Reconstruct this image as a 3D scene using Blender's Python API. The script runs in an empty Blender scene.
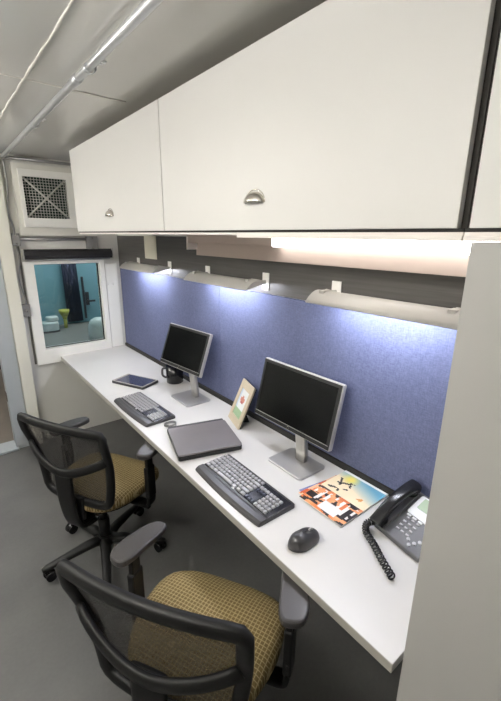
import bpy, bmesh, math, random
from mathutils import Vector, Matrix
random.seed(7)
PI = math.pi
scene = bpy.context.scene
COL = scene.collection

# ------------------------------------------------------------------ materials
def s2l(c):
    return tuple(((v/255)/12.92 if v/255 <= .04045 else ((v/255+.055)/1.055)**2.4) for v in c)

def mat(name, rgb, rough=.5, metal=0., var=.06, vscale=8., bump=0., bscale=200., spec=.5, emit=None, estr=0., coat=0.):
    """principled with a slow procedural colour variation and optional fine bump; rgb is sRGB 0-255"""
    m = bpy.data.materials.new(name); m.use_nodes = True
    nt = m.node_tree; N = nt.nodes; L = nt.links
    b = N['Principled BSDF']
    c = s2l(rgb)
    tc = N.new('ShaderNodeTexCoord')
    nz = N.new('ShaderNodeTexNoise'); nz.inputs['Scale'].default_value = vscale; nz.inputs['Detail'].default_value = 3
    L.new(tc.outputs['Object'], nz.inputs['Vector'])
    mx = N.new('ShaderNodeMix'); mx.data_type = 'RGBA'
    mx.inputs[6].default_value = (*[v*(1-var) for v in c], 1); mx.inputs[7].default_value = (*[min(1, v*(1+var)) for v in c], 1)
    L.new(nz.outputs['Fac'], mx.inputs[0]); L.new(mx.outputs[2], b.inputs['Base Color'])
    b.inputs['Roughness'].default_value = rough; b.inputs['Metallic'].default_value = metal
    b.inputs['Specular IOR Level'].default_value = spec
    b.inputs['Coat Weight'].default_value = coat
    if bump:
        n2 = N.new('ShaderNodeTexNoise'); n2.inputs['Scale'].default_value = bscale
        L.new(tc.outputs['Object'], n2.inputs['Vector'])
        bp = N.new('ShaderNodeBump'); bp.inputs['Strength'].default_value = bump; bp.inputs['Distance'].default_value = .002
        L.new(n2.outputs['Fac'], bp.inputs['Height']); L.new(bp.outputs['Normal'], b.inputs['Normal'])
    if emit:
        b.inputs['Emission Color'].default_value = (*s2l(emit), 1); b.inputs['Emission Strength'].default_value = estr
    return m

M = {}
M['laminate'] = mat('cabinet laminate', (219, 218, 215), .42, var=.015, spec=.35)
M['cab_gap_shade'] = mat('cabinet shadow gap', (46, 42, 38), .7)  # carcass coloured dark so the gaps between doors read as shade
M['edge_white'] = mat('white cabinet edge', (240, 234, 228), .4, var=.01)
M['partition'] = mat('grey beige partition laminate', (166, 165, 162), .5, var=.02, vscale=1.5)
M['desk'] = mat('white worktop laminate', (212, 210, 206), .33, var=.012, vscale=20)
M['desk_edge'] = mat('worktop edge band', (160, 157, 149), .5, var=.05, vscale=30)
M['wall'] = mat('cream painted wall', (216, 215, 209), .55, var=.03)
M['ceiling'] = mat('grey painted steel ceiling', (212, 211, 206), .14, var=.05, vscale=1.3, spec=.6)
M['desk_shade'] = mat('added dark sheet under desk', (44, 43, 42), .7)
M['casing'] = mat('cream door casing', (224, 222, 210), .5, var=.02)
M['jamb'] = mat('blue grey steel jamb', (168, 174, 178), .45, var=.04)
M['vinyl'] = mat('white vinyl window frame', (243, 242, 236), .35, var=.01)
M['vent_white'] = mat('off white vent panel', (222, 220, 211), .5, var=.02)
M['galv'] = mat('galvanised steel', (206, 208, 210), .3, .6, var=.12, vscale=40)
M['galv_dark'] = mat('duller galvanised steel', (158, 158, 157), .35, .6, var=.12, vscale=40)
M['rod'] = mat('grey grille wire', (190, 190, 184), .4)
M['steel_box'] = mat('junction box steel', (132, 131, 129), .42, .4, var=.1, vscale=30)
M['caulk'] = mat('white caulk', (214, 211, 203), .6, var=.1, vscale=30, bump=.3, bscale=60)
M['dark_gap'] = mat('dark gap', (38, 36, 34), .8)
M['black_plastic'] = mat('black chair plastic', (17, 17, 17), .5, spec=.3, var=.15, bump=.08, bscale=500)
M['arm_pad'] = mat('soft charcoal arm pad', (60, 58, 58), .36, var=.06, bump=.05, bscale=700)
M['black_gloss'] = mat('black glossy plastic', (22, 22, 24), .22, var=.1)
M['charcoal'] = mat('charcoal plastic', (58, 57, 58), .34, var=.08)
M['key'] = mat('grey key caps', (158, 158, 160), .3, var=.1, vscale=60)
M['key_blue'] = mat('dark blue key caps', (40, 44, 60), .35)
M['silver'] = mat('silver plastic', (186, 184, 180), .28, .55, var=.04)
M['stand'] = mat('grey monitor stand', (182, 181, 180), .3, .45, var=.05)
M['screen'] = mat('black display glass', (14, 15, 15), .2, var=.03, spec=.2)
M['bezel'] = mat('dark bezel', (27, 27, 27), .35)
M['nickel'] = mat('satin nickel', (205, 200, 192), .25, .9, var=.03)
M['roller'] = mat('black roller cassette', (33, 32, 34), .5, var=.1)
M['laptop_grey'] = mat('brushed grey lid', (118, 113, 113), .38, .35, var=.08, vscale=14)
M['lamp_cream'] = mat('cream enamel shade', (180, 178, 172), .4, var=.02)
M['lens'] = mat('lit diffuser', (255, 252, 248), .4, emit=(255, 250, 246), estr=5.0)
M['tube'] = mat('lit tube', (250, 250, 255), .4, emit=(236, 240, 255), estr=115)
M['teal'] = mat('teal painted wall', (116, 158, 168), .5, var=.08, vscale=2)
M['counter'] = mat('grey counter laminate', (112, 112, 108), .5, var=.05)
M['yellow'] = mat('yellow plastic', (168, 168, 74), .5)
M['white_plastic'] = mat('white plastic', (190, 200, 198), .4)
M['wood_frame'] = mat('cream picture frame', (196, 182, 158), .5, var=.06, vscale=25)
M['lcd'] = mat('green grey lcd', (150, 168, 140), .3)
M['phone_white'] = mat('white phone bezel', (226, 228, 230), .35)
M['phone_grey'] = mat('grey phone body', (80, 80, 82), .42, var=.05)
M['brown_floor'] = mat('brown plank floor beyond', (118, 108, 98), .5, var=.2, vscale=5)
M['orange_wood'] = mat('orange brown wood', (150, 96, 52), .5, var=.2)
M['pale_blue'] = mat('pale blue card', (150, 190, 214), .5)
M['paper_edge'] = mat('paper white', (236, 232, 226), .6, var=.02)
M['plate'] = mat('cream blank plate', (214, 209, 192), .5, var=.02)
M['tablet_rim'] = mat('tablet rim', (40, 40, 42), .35)
M['tablet_glass'] = mat('tablet glass', (56, 62, 84), .08, spec=.9)  # blue tint painted in for the reflected fabric panel

def node_mat(name):
    m = bpy.data.materials.new(name); m.use_nodes = True
    return m, m.node_tree.nodes, m.node_tree.links, m.node_tree.nodes['Principled BSDF']

def fabric_blue():
    m, N, L, b = node_mat('blue woven panel fabric')
    tc = N.new('ShaderNodeTexCoord')
    def wave(sc):
        mp = N.new('ShaderNodeMapping'); mp.inputs['Scale'].default_value = sc
        L.new(tc.outputs['Object'], mp.inputs['Vector'])
        n = N.new('ShaderNodeTexNoise'); n.inputs['Scale'].default_value = 1; n.inputs['Detail'].default_value = 2
        L.new(mp.outputs[0], n.inputs['Vector']); return n
    a = wave((60, 60, 520)); c = wave((60, 520, 60))
    ad = N.new('ShaderNodeMath'); ad.operation = 'ADD'; L.new(a.outputs['Fac'], ad.inputs[0]); L.new(c.outputs['Fac'], ad.inputs[1])
    mr = N.new('ShaderNodeMapRange'); mr.inputs['From Min'].default_value = .7; mr.inputs['From Max'].default_value = 1.3
    L.new(ad.outputs[0], mr.inputs['Value'])
    mx = N.new('ShaderNodeMix'); mx.data_type = 'RGBA'
    mx.inputs[6].default_value = (*s2l((78, 83, 110)), 1); mx.inputs[7].default_value = (*s2l((104, 110, 139)), 1)
    L.new(mr.outputs[0], mx.inputs[0]); L.new(mx.outputs[2], b.inputs['Base Color'])
    b.inputs['Roughness'].default_value = .9; b.inputs['Specular IOR Level'].default_value = .15
    bp = N.new('ShaderNodeBump'); bp.inputs['Strength'].default_value = .3; bp.inputs['Distance'].default_value = .001
    L.new(ad.outputs[0], bp.inputs['Height']); L.new(bp.outputs['Normal'], b.inputs['Normal'])
    return m
M['blue_fabric'] = fabric_blue()

def grid_nodes(N, L, tc, cell, width, rot=0.):
    mp = N.new('ShaderNodeMapping'); mp.inputs['Rotation'].default_value = (0, 0, rot)
    mp.inputs['Scale'].default_value = (1/cell,)*3
    L.new(tc.outputs['Object'], mp.inputs['Vector'])
    sx = N.new('ShaderNodeSeparateXYZ'); L.new(mp.outputs[0], sx.inputs[0])
    outs = []
    for k in (0, 1):
        f = N.new('ShaderNodeMath'); f.operation = 'FRACT'; L.new(sx.outputs[k], f.inputs[0])
        l = N.new('ShaderNodeMath'); l.operation = 'LESS_THAN'; L.new(f.outputs[0], l.inputs[0]); l.inputs[1].default_value = width
        outs.append(l)
    mxm = N.new('ShaderNodeMath'); mxm.operation = 'MAXIMUM'
    L.new(outs[0].outputs[0], mxm.inputs[0]); L.new(outs[1].outputs[0], mxm.inputs[1])
    return mxm

def fabric_seat():
    m, N, L, b = node_mat('tan lattice seat fabric')
    tc = N.new('ShaderNodeTexCoord')
    g = grid_nodes(N, L, tc, .0135, .20, .12)
    g2 = N.new('ShaderNodeTexNoise'); g2.inputs['Scale'].default_value = 130; L.new(tc.outputs['Object'], g2.inputs['Vector'])
    mx = N.new('ShaderNodeMix'); mx.data_type = 'RGBA'
    mx.inputs[6].default_value = (*s2l((124, 106, 68)), 1); mx.inputs[7].default_value = (*s2l((182, 164, 122)), 1)
    L.new(g.outputs[0], mx.inputs[0])
    m2 = N.new('ShaderNodeMix'); m2.data_type = 'RGBA'; m2.blend_type = 'MULTIPLY'; m2.inputs[0].default_value = .5
    L.new(mx.outputs[2], m2.inputs[6]); L.new(g2.outputs['Fac'], m2.inputs[7])
    L.new(m2.outputs[2], b.inputs['Base Color'])
    b.inputs['Roughness'].default_value = .85; b.inputs['Specular IOR Level'].default_value = .2
    bp = N.new('ShaderNodeBump'); bp.inputs['Strength'].default_value = .25; bp.inputs['Distance'].default_value = .002
    L.new(g.outputs[0], bp.inputs['Height']); L.new(bp.outputs['Normal'], b.inputs['Normal'])
    return m
M['seat_fabric'] = fabric_seat()

def mesh_fabric():
    m, N, L, b = node_mat('see through black mesh')
    tc = N.new('ShaderNodeTexCoord')
    mp = N.new('ShaderNodeMapping'); mp.inputs['Scale'].default_value = (1, 330, 330)
    L.new(tc.outputs['Object'], mp.inputs['Vector'])
    ck = N.new('ShaderNodeTexNoise'); ck.inputs['Scale'].default_value = 1.; ck.inputs['Detail'].default_value = 0
    L.new(mp.outputs[0], ck.inputs['Vector'])
    mr = N.new('ShaderNodeMapRange'); mr.inputs['To Min'].default_value = .66; mr.inputs['To Max'].default_value = .94
    L.new(ck.outputs['Fac'], mr.inputs['Value'])
    b.inputs['Base Color'].default_value = (*s2l((40, 38, 37)), 1); b.inputs['Roughness'].default_value = .7
    L.new(mr.outputs[0], b.inputs['Alpha'])
    return m
M['mesh'] = mesh_fabric()

def glass_mat():
    m = bpy.data.materials.new('window glass'); m.use_nodes = True; N = m.node_tree.nodes; L = m.node_tree.links
    N.clear(); o = N.new('ShaderNodeOutputMaterial'); mx = N.new('ShaderNodeMixShader')
    t = N.new('ShaderNodeBsdfTransparent'); t.inputs[0].default_value = (.9, .94, .94, 1)
    g = N.new('ShaderNodeBsdfGlossy'); g.inputs['Roughness'].default_value = .02
    fr = N.new('ShaderNodeFresnel'); fr.inputs[0].default_value = 1.45
    L.new(fr.outputs[0], mx.inputs[0]); L.new(t.outputs[0], mx.inputs[1]); L.new(g.outputs[0], mx.inputs[2]); L.new(mx.outputs[0], o.inputs[0])
    return m
M['glass'] = glass_mat()

def floor_mat():
    m, N, L, b = node_mat('dark grey sealed floor')
    tc = N.new('ShaderNodeTexCoord')
    n = N.new('ShaderNodeTexNoise'); n.inputs['Scale'].default_value = 2.2; n.inputs['Detail'].default_value = 5
    n2 = N.new('ShaderNodeTexNoise'); n2.inputs['Scale'].default_value = 60; n2.inputs['Detail'].default_value = 4
    L.new(tc.outputs['Object'], n.inputs['Vector']); L.new(tc.outputs['Object'], n2.inputs['Vector'])
    ad = N.new('ShaderNodeMath'); ad.operation = 'MULTIPLY_ADD'; ad.inputs[1].default_value = .25
    L.new(n2.outputs['Fac'], ad.inputs[0]); L.new(n.outputs['Fac'], ad.inputs[2])
    cr = N.new('ShaderNodeValToRGB'); cr.color_ramp.elements[0].position = .4; cr.color_ramp.elements[1].position = .85
    cr.color_ramp.elements[0].color = (*s2l((80, 80, 80)), 1); cr.color_ramp.elements[1].color = (*s2l((98, 98, 96)), 1)
    L.new(ad.outputs[0], cr.inputs[0]); L.new(cr.outputs[0], b.inputs['Base Color'])
    b.inputs['Roughness'].default_value = .42; b.inputs['Specular IOR Level'].default_value = .35
    return m
M['floor'] = floor_mat()

def rail_mat():
    m, N, L, b = node_mat('brushed dark steel sheet')
    tc = N.new('ShaderNodeTexCoord'); mp = N.new('ShaderNodeMapping'); mp.inputs['Scale'].default_value = (1, 3, 90)
    L.new(tc.outputs['Object'], mp.inputs['Vector'])
    n = N.new('ShaderNodeTexNoise'); n.inputs['Scale'].default_value = 1.2; n.inputs['Detail'].default_value = 4; L.new(mp.outputs[0], n.inputs['Vector'])
    cr = N.new('ShaderNodeValToRGB'); cr.color_ramp.elements[0].position = .35; cr.color_ramp.elements[1].position = .7
    cr.color_ramp.elements[0].color = (*s2l((74, 72, 69)), 1); cr.color_ramp.elements[1].color = (*s2l((86, 84, 81)), 1)
    L.new(n.outputs['Fac'], cr.inputs[0]); L.new(cr.outputs[0], b.inputs['Base Color'])
    b.inputs['Roughness'].default_value = .5; b.inputs['Metallic'].default_value = .2
    return m
M['rail'] = rail_mat()

def vcol_mat(name, rough=.35):
    m, N, L, b = node_mat(name)
    a = N.new('ShaderNodeAttribute'); a.attribute_name = 'print'
    L.new(a.outputs['Color'], b.inputs['Base Color']); b.inputs['Roughness'].default_value = rough
    return m
M['print'] = vcol_mat('printed paper')

# ------------------------------------------------------------------ object helpers
class MB:
    """collects shapes into one mesh"""
    def __init__(s): s.v = []; s.f = []; s.sm = []
    def add(s, vs, fs, smooth=False):
        o = len(s.v); s.v += [tuple(v) for v in vs]; s.f += [tuple(i+o for i in f) for f in fs]; s.sm += [smooth]*len(fs); return s
    def box(s, x0, x1, y0, y1, z0, z1, bev=0., T=None):
        bm = bmesh.new(); bmesh.ops.create_cube(bm, size=1)
        for v in bm.verts: v.co = Vector((x0+(v.co.x+.5)*(x1-x0), y0+(v.co.y+.5)*(y1-y0), z0+(v.co.z+.5)*(z1-z0)))
        if bev: bmesh.ops.bevel(bm, geom=bm.edges[:], offset=bev, segments=2, profile=.5, affect='EDGES')
        if T is not None: bmesh.ops.transform(bm, matrix=T, verts=bm.verts)
        s.frombm(bm); return s
    def frombm(s, bm, smooth=False):
        bm.verts.index_update()
        s.add([v.co.copy() for v in bm.verts], [[v.index for v in f.verts] for f in bm.faces], smooth); bm.free()
    def prism(s, poly, z0, z1, bev=0., T=None):
        """poly: (x,y) outline, extruded z0..z1"""
        bm = bmesh.new(); vs = [bm.verts.new((x, y, z0)) for x, y in poly]; f = bm.faces.new(vs)
        r = bmesh.ops.extrude_face_region(bm, geom=[f])
        for g in r['geom']:
            if isinstance(g, bmesh.types.BMVert): g.co.z = z1
        bmesh.ops.recalc_face_normals(bm, faces=bm.faces)
        if bev:
            ed = [e for e in bm.edges if abs(e.verts[0].co.z-e.verts[1].co.z) < 1e-6]
            bmesh.ops.bevel(bm, geom=ed, offset=bev, segments=3, profile=.5, affect='EDGES')
        if T is not None: bmesh.ops.transform(bm, matrix=T, verts=bm.verts)
        s.frombm(bm); return s
    def cyl(s, a, b, r, r2=None, n=20, caps=True):
        a = Vector(a); b = Vector(b); r2 = r if r2 is None else r2
        d = (b-a).normalized(); u = d.orthogonal().normalized(); w = d.cross(u)
        vs = []; fs = []
        for i in range(n):
            t = 2*PI*i/n; e = u*math.cos(t)+w*math.sin(t); vs += [a+e*r, b+e*r2]
        for i in range(n):
            j = (i+1) % n; fs.append((2*i, 2*j, 2*j+1, 2*i+1))
        s.add(vs, fs, True)
        if caps: s.add([vs[2*i] for i in range(n)][::-1], [tuple(range(n))]); s.add([vs[2*i+1] for i in range(n)], [tuple(range(n))])
        return s
    def sweep(s, pts, w, h, up=(0, 0, 1), n=12, closed=False, power=2.6):
        """sweep a superellipse (w across, h along up) along pts; w,h may be lists"""
        P = [Vector(p) for p in pts]; m = len(P); up = Vector(up); rings = []
        for i, p in enumerate(P):
            a = P[(i-1) % m] if (closed or i > 0) else p; b = P[(i+1) % m] if (closed or i < m-1) else p
            t = (b-a).normalized(); side = t.cross(up)
            if side.length < 1e-4: side = t.orthogonal()
            side.normalize(); upv = side.cross(t).normalized()
            wi = w[i] if isinstance(w, (list, tuple)) else w; hi = h[i] if isinstance(h, (list, tuple)) else h
            ring = []
            for k in range(n):
                th = 2*PI*k/n; c, q = math.cos(th), math.sin(th)
                ring.append(p+side*(wi/2*math.copysign(abs(c)**(2/power), c))+upv*(hi/2*math.copysign(abs(q)**(2/power), q)))
            rings.append(ring)
        vs = [v for r in rings for v in r]; fs = []
        for i in range(m if closed else m-1):
            j = (i+1) % m
            for k in range(n):
                l = (k+1) % n; fs.append((i*n+k, i*n+l, j*n+l, j*n+k))
        if not closed: fs += [tuple(range(n))[::-1], tuple((m-1)*n+k for k in range(n))]
        return s.add(vs, fs, True)
    def lathe(s, prof, c=(0, 0, 0), n=32, T=None):
        vs = []; fs = []; m = len(prof)
        for i in range(n):
            t = 2*PI*i/n
            for r, z in prof: vs.append(Vector((c[0]+r*math.cos(t), c[1]+r*math.sin(t), c[2]+z)))
        for i in range(n):
            j = (i+1) % n
            for k in range(m-1): fs.append((i*m+k, j*m+k, j*m+k+1, i*m+k+1))
        if T is not None: vs = [T @ v for v in vs]
        return s.add(vs, fs, True)
    def build(s, name, m, parent=None, loc=None, smooth=None):
        me = bpy.data.meshes.new(name); me.from_pydata(s.v, [], s.f); me.update()
        for p, q in zip(me.polygons, s.sm): p.use_smooth = q if smooth is None else smooth
        bm = bmesh.new(); bm.from_mesh(me); bmesh.ops.remove_doubles(bm, verts=bm.verts, dist=1e-6)
        bmesh.ops.recalc_face_normals(bm, faces=bm.faces); bm.to_mesh(me); bm.free()
        me.materials.append(M[m] if isinstance(m, str) else m)
        o = bpy.data.objects.new(name, me); COL.objects.link(o)
        if parent is not None: o.parent = parent
        if loc is not None: o.location = loc
        return o

def empty(name, loc=(0, 0, 0), rz=0.):
    o = bpy.data.objects.new(name, None); COL.objects.link(o); o.location = loc; o.rotation_euler = (0, 0, rz); o.empty_display_size = .05
    return o
def tag(o, label=None, cat=None, group=None, kind=None):
    if label: o['label'] = label
    if cat: o['category'] = cat
    if group: o['group'] = group
    if kind: o['kind'] = kind
    return o
def structure(o): o['kind'] = 'structure'; return o
def copy_tree(o, parent=None):
    c = o.copy(); COL.objects.link(c)
    if parent is not None: c.parent = parent
    for ch in [x for x in bpy.data.objects if x.parent == o]: copy_tree(ch, c)
    return c
def rrect(x0, x1, y0, y1, r, n=5):
    pts = []
    for cx, cy, a0 in ((x1-r, y1-r, 0), (x0+r, y1-r, PI/2), (x0+r, y0+r, PI), (x1-r, y0+r, 1.5*PI)):
        for k in range(n+1): a = a0+PI/2*k/n; pts.append((cx+r*math.cos(a), cy+r*math.sin(a)))
    return pts
def arc(p, n=24):
    """Catmull-Rom through points"""
    P = [Vector(q) for q in p]; out = []
    for i in range(len(P)-1):
        p0 = P[max(i-1, 0)]; p1 = P[i]; p2 = P[i+1]; p3 = P[min(i+2, len(P)-1)]
        k = max(2, n//(len(P)-1))
        for j in range(k):
            t = j/k
            out.append(.5*((2*p1)+(p2-p0)*t+(2*p0-5*p1+4*p2-p3)*t*t+(3*p1-p0-3*p2+p3)*t**3))
    out.append(P[-1]); return out

# ------------------------------------------------------------------ measures (metres)
W = 3.514      # window wall
XR = 1.30      # right wall
XC = .78       # cabinet door face
XD = .71       # worktop front edge
ZC = 2.29
TOP = .74

# ------------------------------------------------------------------ the shell
structure(MB().box(-1.25, XR+.1, -2.2, W+.12, -.05, 0).build('floor', 'floor'))
structure(MB().box(-1.25, XR+.1, -2.2, W+.1, ZC, ZC+.05).build('ceiling', 'ceiling'))
structure(MB().box(XR, XR+.1, -2.2, W, 0, ZC).build('wall_right', 'wall'))
structure(MB().box(-1.25, -1.15, -2.2, W+.1, 0, ZC).build('wall_left', 'wall'))
structure(MB().box(-1.15, XR, -2.3, -2.2, 0, ZC).build('wall_near', 'wall'))
w = MB()
DX0, DX1, DH = -.62, .30, 2.08
WX0, WX1, WZ0, WZ1 = .60, 1.118, .81, 1.515
w.box(-1.15, DX0, W, W+.1, 0, ZC); w.box(DX0, DX1, W, W+.1, DH, ZC); w.box(DX1, WX0, W, W+.1, 0, ZC)
w.box(WX0, WX1, W, W+.1, 0, WZ0); w.box(WX0, WX1, W, W+.1, WZ1, ZC); w.box(WX1, XR+.1, W, W+.1, 0, ZC)
structure(w.build('wall_window', 'wall'))

# window
def frame_ring(mb, x0, x1, z0, z1, ix0, ix1, iz0, iz1, y0, y1):
    mb.box(x0, ix0, y0, y1, z0, z1); mb.box(ix1, x1, y0, y1, z0, z1)
    mb.box(ix0, ix1, y0, y1, z0, iz0); mb.box(ix0, ix1, y0, y1, iz1, z1)
win = structure(empty('window_1', (.86, W, .69)))
def rel(mb, o): 
    l = o.location; mb.v = [(x-l.x, y-l.y, z-l.z) for x, y, z in mb.v]; return mb
f = MB(); frame_ring(f, .532, 1.152, .692, 1.532, WX0, WX1, WZ0, WZ1, W-.022, W-.001)
frame_ring(f, WX0-.001, WX1+.001, WZ0-.001, WZ1+.001, WX0+.006, WX1-.006, WZ0+.006, WZ1-.006, W-.02, W+.07)
rel(f, win).build('window_frame', 'vinyl', win)
g = MB(); frame_ring(g, WX0+.006, WX1-.006, WZ0+.006, WZ1-.006, WX0+.012, WX1-.014, WZ0+.012, WZ1-.012, W+.03, W+.04)
rel(g, win).build('gasket', 'dark_gap', win)
rel(MB().box(WX0+.008, WX1-.008, W+.032, W+.038, WZ0+.008, WZ1-.008), win).build('pane', 'glass', win)
# white corner trim between the window and the panels, with two small knobs
t = structure(empty('trim_1', (1.2, W, .74)))
rel(MB().box(1.158, 1.262, W-.018, W-.001, .745, 1.50, .003), t).build('trim_board', 'vinyl', t)
rel(MB().cyl((1.182, W-.018, 1.32), (1.182, W-.03, 1.32), .012).cyl((1.222, W-.018, 1.32), (1.222, W-.03, 1.32), .01), t).build('trim_knob', 'vinyl', t)
# grey strip painting in the shadow gap beside the window
structure(MB().box(.512, .527, W-.006, W-.0005, .70, 1.65).build('trim_2', mat('painted shadow gap', (92, 90, 85), .8)))

# door opening in the window wall: casing and grey jamb
dr = structure(empty('door_1', (.38, W, 0)))
rel(MB().box(.392, .478, W-.05, W-.001, 0, 2.27, .004), dr).build('door_casing', 'casing', dr)
j = MB().box(DX1-.004, .388, W-.03, W-.001, 0, 2.12, .003).box(DX0-.08, DX1, W-.03, W-.001, DH, DH+.08, .003).box(DX1-.02, DX1-.002, W-.03, W+.1, 0, DH)
rel(j, dr).build('door_jamb', 'jamb', dr)
rel(MB().box(DX0, DX1-.003, W-.06, W+.12, .001, .022, .006), dr).build('threshold', 'jamb', dr)
rel(MB().box(DX1-.024, DX1-.0205, W+.0, W+.06, .42, .50), dr).build('strike_plate', 'nickel', dr)

# adjoining spaces beyond
structure(MB().box(-1.3, .45, W+.12, 8.2, -.05, -.002).build('floor_beyond', 'brown_floor'))
structure(MB().box(.47, 2.6, 4.76, 4.86, 0, 2.4).build('wall_far', 'teal'))
structure(MB().box(.46, .50, W+.11, 4.76, 0, 2.4).build('wall_divider', 'teal'))
structure(MB().box(2.5, 2.6, W+.11, 4.76, 0, 2.4).build('wall_beyond', 'teal'))
structure(MB().box(-1.3, 2.6, W+.11, 8.3, 2.4, 2.45).build('ceiling_beyond', 'ceiling'))
structure(MB().box(-1.3, .46, 8.2, 8.3, 0, 2.4).build('wall_corridor', 'wall'))
structure(MB().box(.5, 2.5, W+.12, 4.76, -.05, 0).build('floor_adjoining', 'floor'))

c = empty('grey_counter', (1.4, 4.2, 0)); tag(c, 'grey counter in the teal room seen through the window', 'counter')
rel(MB().box(.52, 2.4, 3.66, 4.74, .715, .75, .004), c).build('countertop', 'counter', c)
for x in (.56, 2.34):
    rel(MB().box(x-.03, x+.03, 3.7, 4.7, 0, .715), c).build('leg_panel', 'counter', c)
d = empty('teal_door', (1.42, 4.75, .75)); tag(d, 'teal door with a tall dark pull bar, seen through the window', 'door')
rel(MB().box(1.21, 1.52, 4.722, 4.755, .755, 2.1, .003), d).build('door_leaf', 'teal', d)
rel(MB().box(1.275, 1.295, 4.69, 4.722, .80, 1.28, .004), d).build('pull_bar', 'charcoal', d)
h = MB().cyl((1.325, 4.722, 1.0), (1.325, 4.68, 1.0), .014).box(1.315, 1.40, 4.668, 4.684, .99, 1.012, .003).box(1.305, 1.345, 4.715, 4.722, .95, 1.10)
rel(h, d).build('lever_handle', 'charcoal', d)
k = MB()
for i in range(9):   # hanging dark curtain with folds
    k.cyl((1.095+i*.018, 4.70-.008*(i % 2), .78), (1.09+i*.0145, 4.70-.008*(i % 2), 2.2), .0125, n=10)
tag(k.build('dark_curtain', mat('dark blue curtain', (44, 50, 66), .8)), 'dark blue curtain strip hanging on the teal wall beyond the window', 'curtain')
y = empty('yellow_stand', (1.02, 4.55, .75)); tag(y, 'small yellow stand with a cup top, on the grey counter beyond the window', 'stand')
MB().cyl((0, 0, 0), (0, 0, .1), .018).cyl((0, 0, .1), (0, 0, .13), .02, .03).build('stem', 'yellow', y)
MB().lathe([(.0, .13), (.03, .13), (.05, .17), (.055, .2), (.048, .2), (.03, .15), (0, .145)]).build('cup', 'yellow', y)
a = empty('white_appliance', (.84, 4.45, .75)); tag(a, 'white rounded appliance at the left of the grey counter beyond the window', 'appliance')
MB().prism(rrect(-.085, .085, -.07, .07, .05), 0, .11, .02).build('body', 'white_plastic', a)
MB().prism(rrect(-.03, .09, -.05, .05, .03), .11, .16, .015).build('lid', 'white_plastic', a)
MB().prism(rrect(-.09, .09, -.075, .075, .05), -.0, .02, .004).build('base', 'charcoal', a)
a = empty('white_dome', (1.165, 3.85, .75)); tag(a, 'pale green round topped tub on the counter, close behind the window glass at right', 'tub')
MB().lathe([(0, .215), (.04, .212), (.08, .19), (.10, .14), (.106, .06), (.10, 0), (0, 0)]).build('shell', 'white_plastic', a)
a = empty('shelf_unit', (.05, 6.6, 0)); tag(a, 'orange brown wooden unit in the corridor beyond the doorway', 'shelf')
MB().box(-.15, .35, -.2, .2, 0, .52, .01).build('body', 'orange_wood', a)
MB().box(-.17, .37, -.22, .22, .52, .55, .005).build('top', 'charcoal', a)
a = empty('blue_bin', (.25, 6.6, .552)); tag(a, 'pale blue bin standing on the wooden unit beyond the doorway', 'bin')
MB().prism(rrect(-.14, .1, -.12, .12, .03), 0, .15, .01).build('bin_body', 'pale_blue', a)
MB().prism(rrect(-.15, .11, -.13, .13, .03), .15, .17, .005).build('rim', 'pale_blue', a)

# ceiling seams and pipework
def wobbly(p0, p1, w0, h, n=40, amp=.004):
    P0, P1 = Vector(p0), Vector(p1); d = (P1-P0); s = Vector((-d.y, d.x, 0)).normalized()
    return [P0+d*(i/n)+s*random.uniform(-amp, amp) for i in range(n+1)], [w0*random.uniform(.6, 1.5) for _ in range(n+1)], h
p, ww, hh = wobbly((.372, -.6, ZC-.0015), (.372, W-.01, ZC-.0015), .009, .005, 70, .0025)
structure(MB().sweep(p, ww, hh, n=6).build('trim_3', 'caulk'))
p, ww, hh = wobbly((-.3, 1.815, ZC-.001), (XC-.02, 1.83, ZC-.001), .009, .004, 30, .0015)
structure(MB().sweep(p, ww, hh, n=6).build('trim_4', 'caulk'))

cd = empty('ceiling_conduit', (.49, 1.5, ZC)); tag(cd, 'long galvanised steel conduit running along the ceiling above the cabinets', 'conduit')
rel(MB().cyl((.50, -.8, 2.264), (.50, W-.06, 2.264), .0135, n=24), cd).build('pipe', 'galv', cd)
rel(MB().cyl((.50, 1.60, 2.264), (.50, 1.66, 2.264), .0165, n=24), cd).build('coupling', 'galv', cd)
for yy in (1.48, 2.35, .3):
    mb = MB().sweep([(.50+.020*math.cos(a), yy, 2.262+.020*math.sin(a)) for a in [PI*(1+i/10) for i in range(11)]], .018, .003, up=(0, 0, 1), n=6)
    mb.box(.519, .555, yy-.009, yy+.009, 2.285, 2.2895).box(.517, .521, yy-.009, yy+.009, 2.262, 2.289).cyl((.538, yy, 2.287), (.538, yy, 2.278), .006, n=10)
    rel(mb, cd).build('strap', 'galv', cd)

wc = empty('wall_conduit', (.5, W, 1.7)); tag(wc, 'thin metal conduit from the ceiling corner past the vent to the steel boxes', 'conduit')
rel(MB().cyl((.505, W-.055, 2.262), (1.20, W-.055, 2.262), .010), wc).build('top_pipe', 'galv_dark', wc)
rel(MB().sweep(arc([(.505, W-.03, 2.25), (.505, W-.022, 2.05), (.485, W-.018, 1.9), (.505, W-.018, 1.8), (.507, W-.018, 1.73)], 30), .014, .014, up=(0, 1, 0), n=10), wc).build('down_pipe', 'galv_dark', wc)
rel(MB().cyl((.53, W-.02, 1.703), (1.02, W-.02, 1.703), .011), wc).build('cross_pipe', 'galv_dark', wc)
rel(MB().sweep(arc([(.505, W-.018, 1.66), (.515, W-.02, 1.55), (.492, W-.02, 1.42), (.50, W-.022, 1.32), (.512, W-.02, 1.25), (.508, W-.02, 1.19)], 40), .008, .008, up=(0, 1, 0), n=8), wc).build('flex_lead', 'galv_dark', wc)
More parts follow.
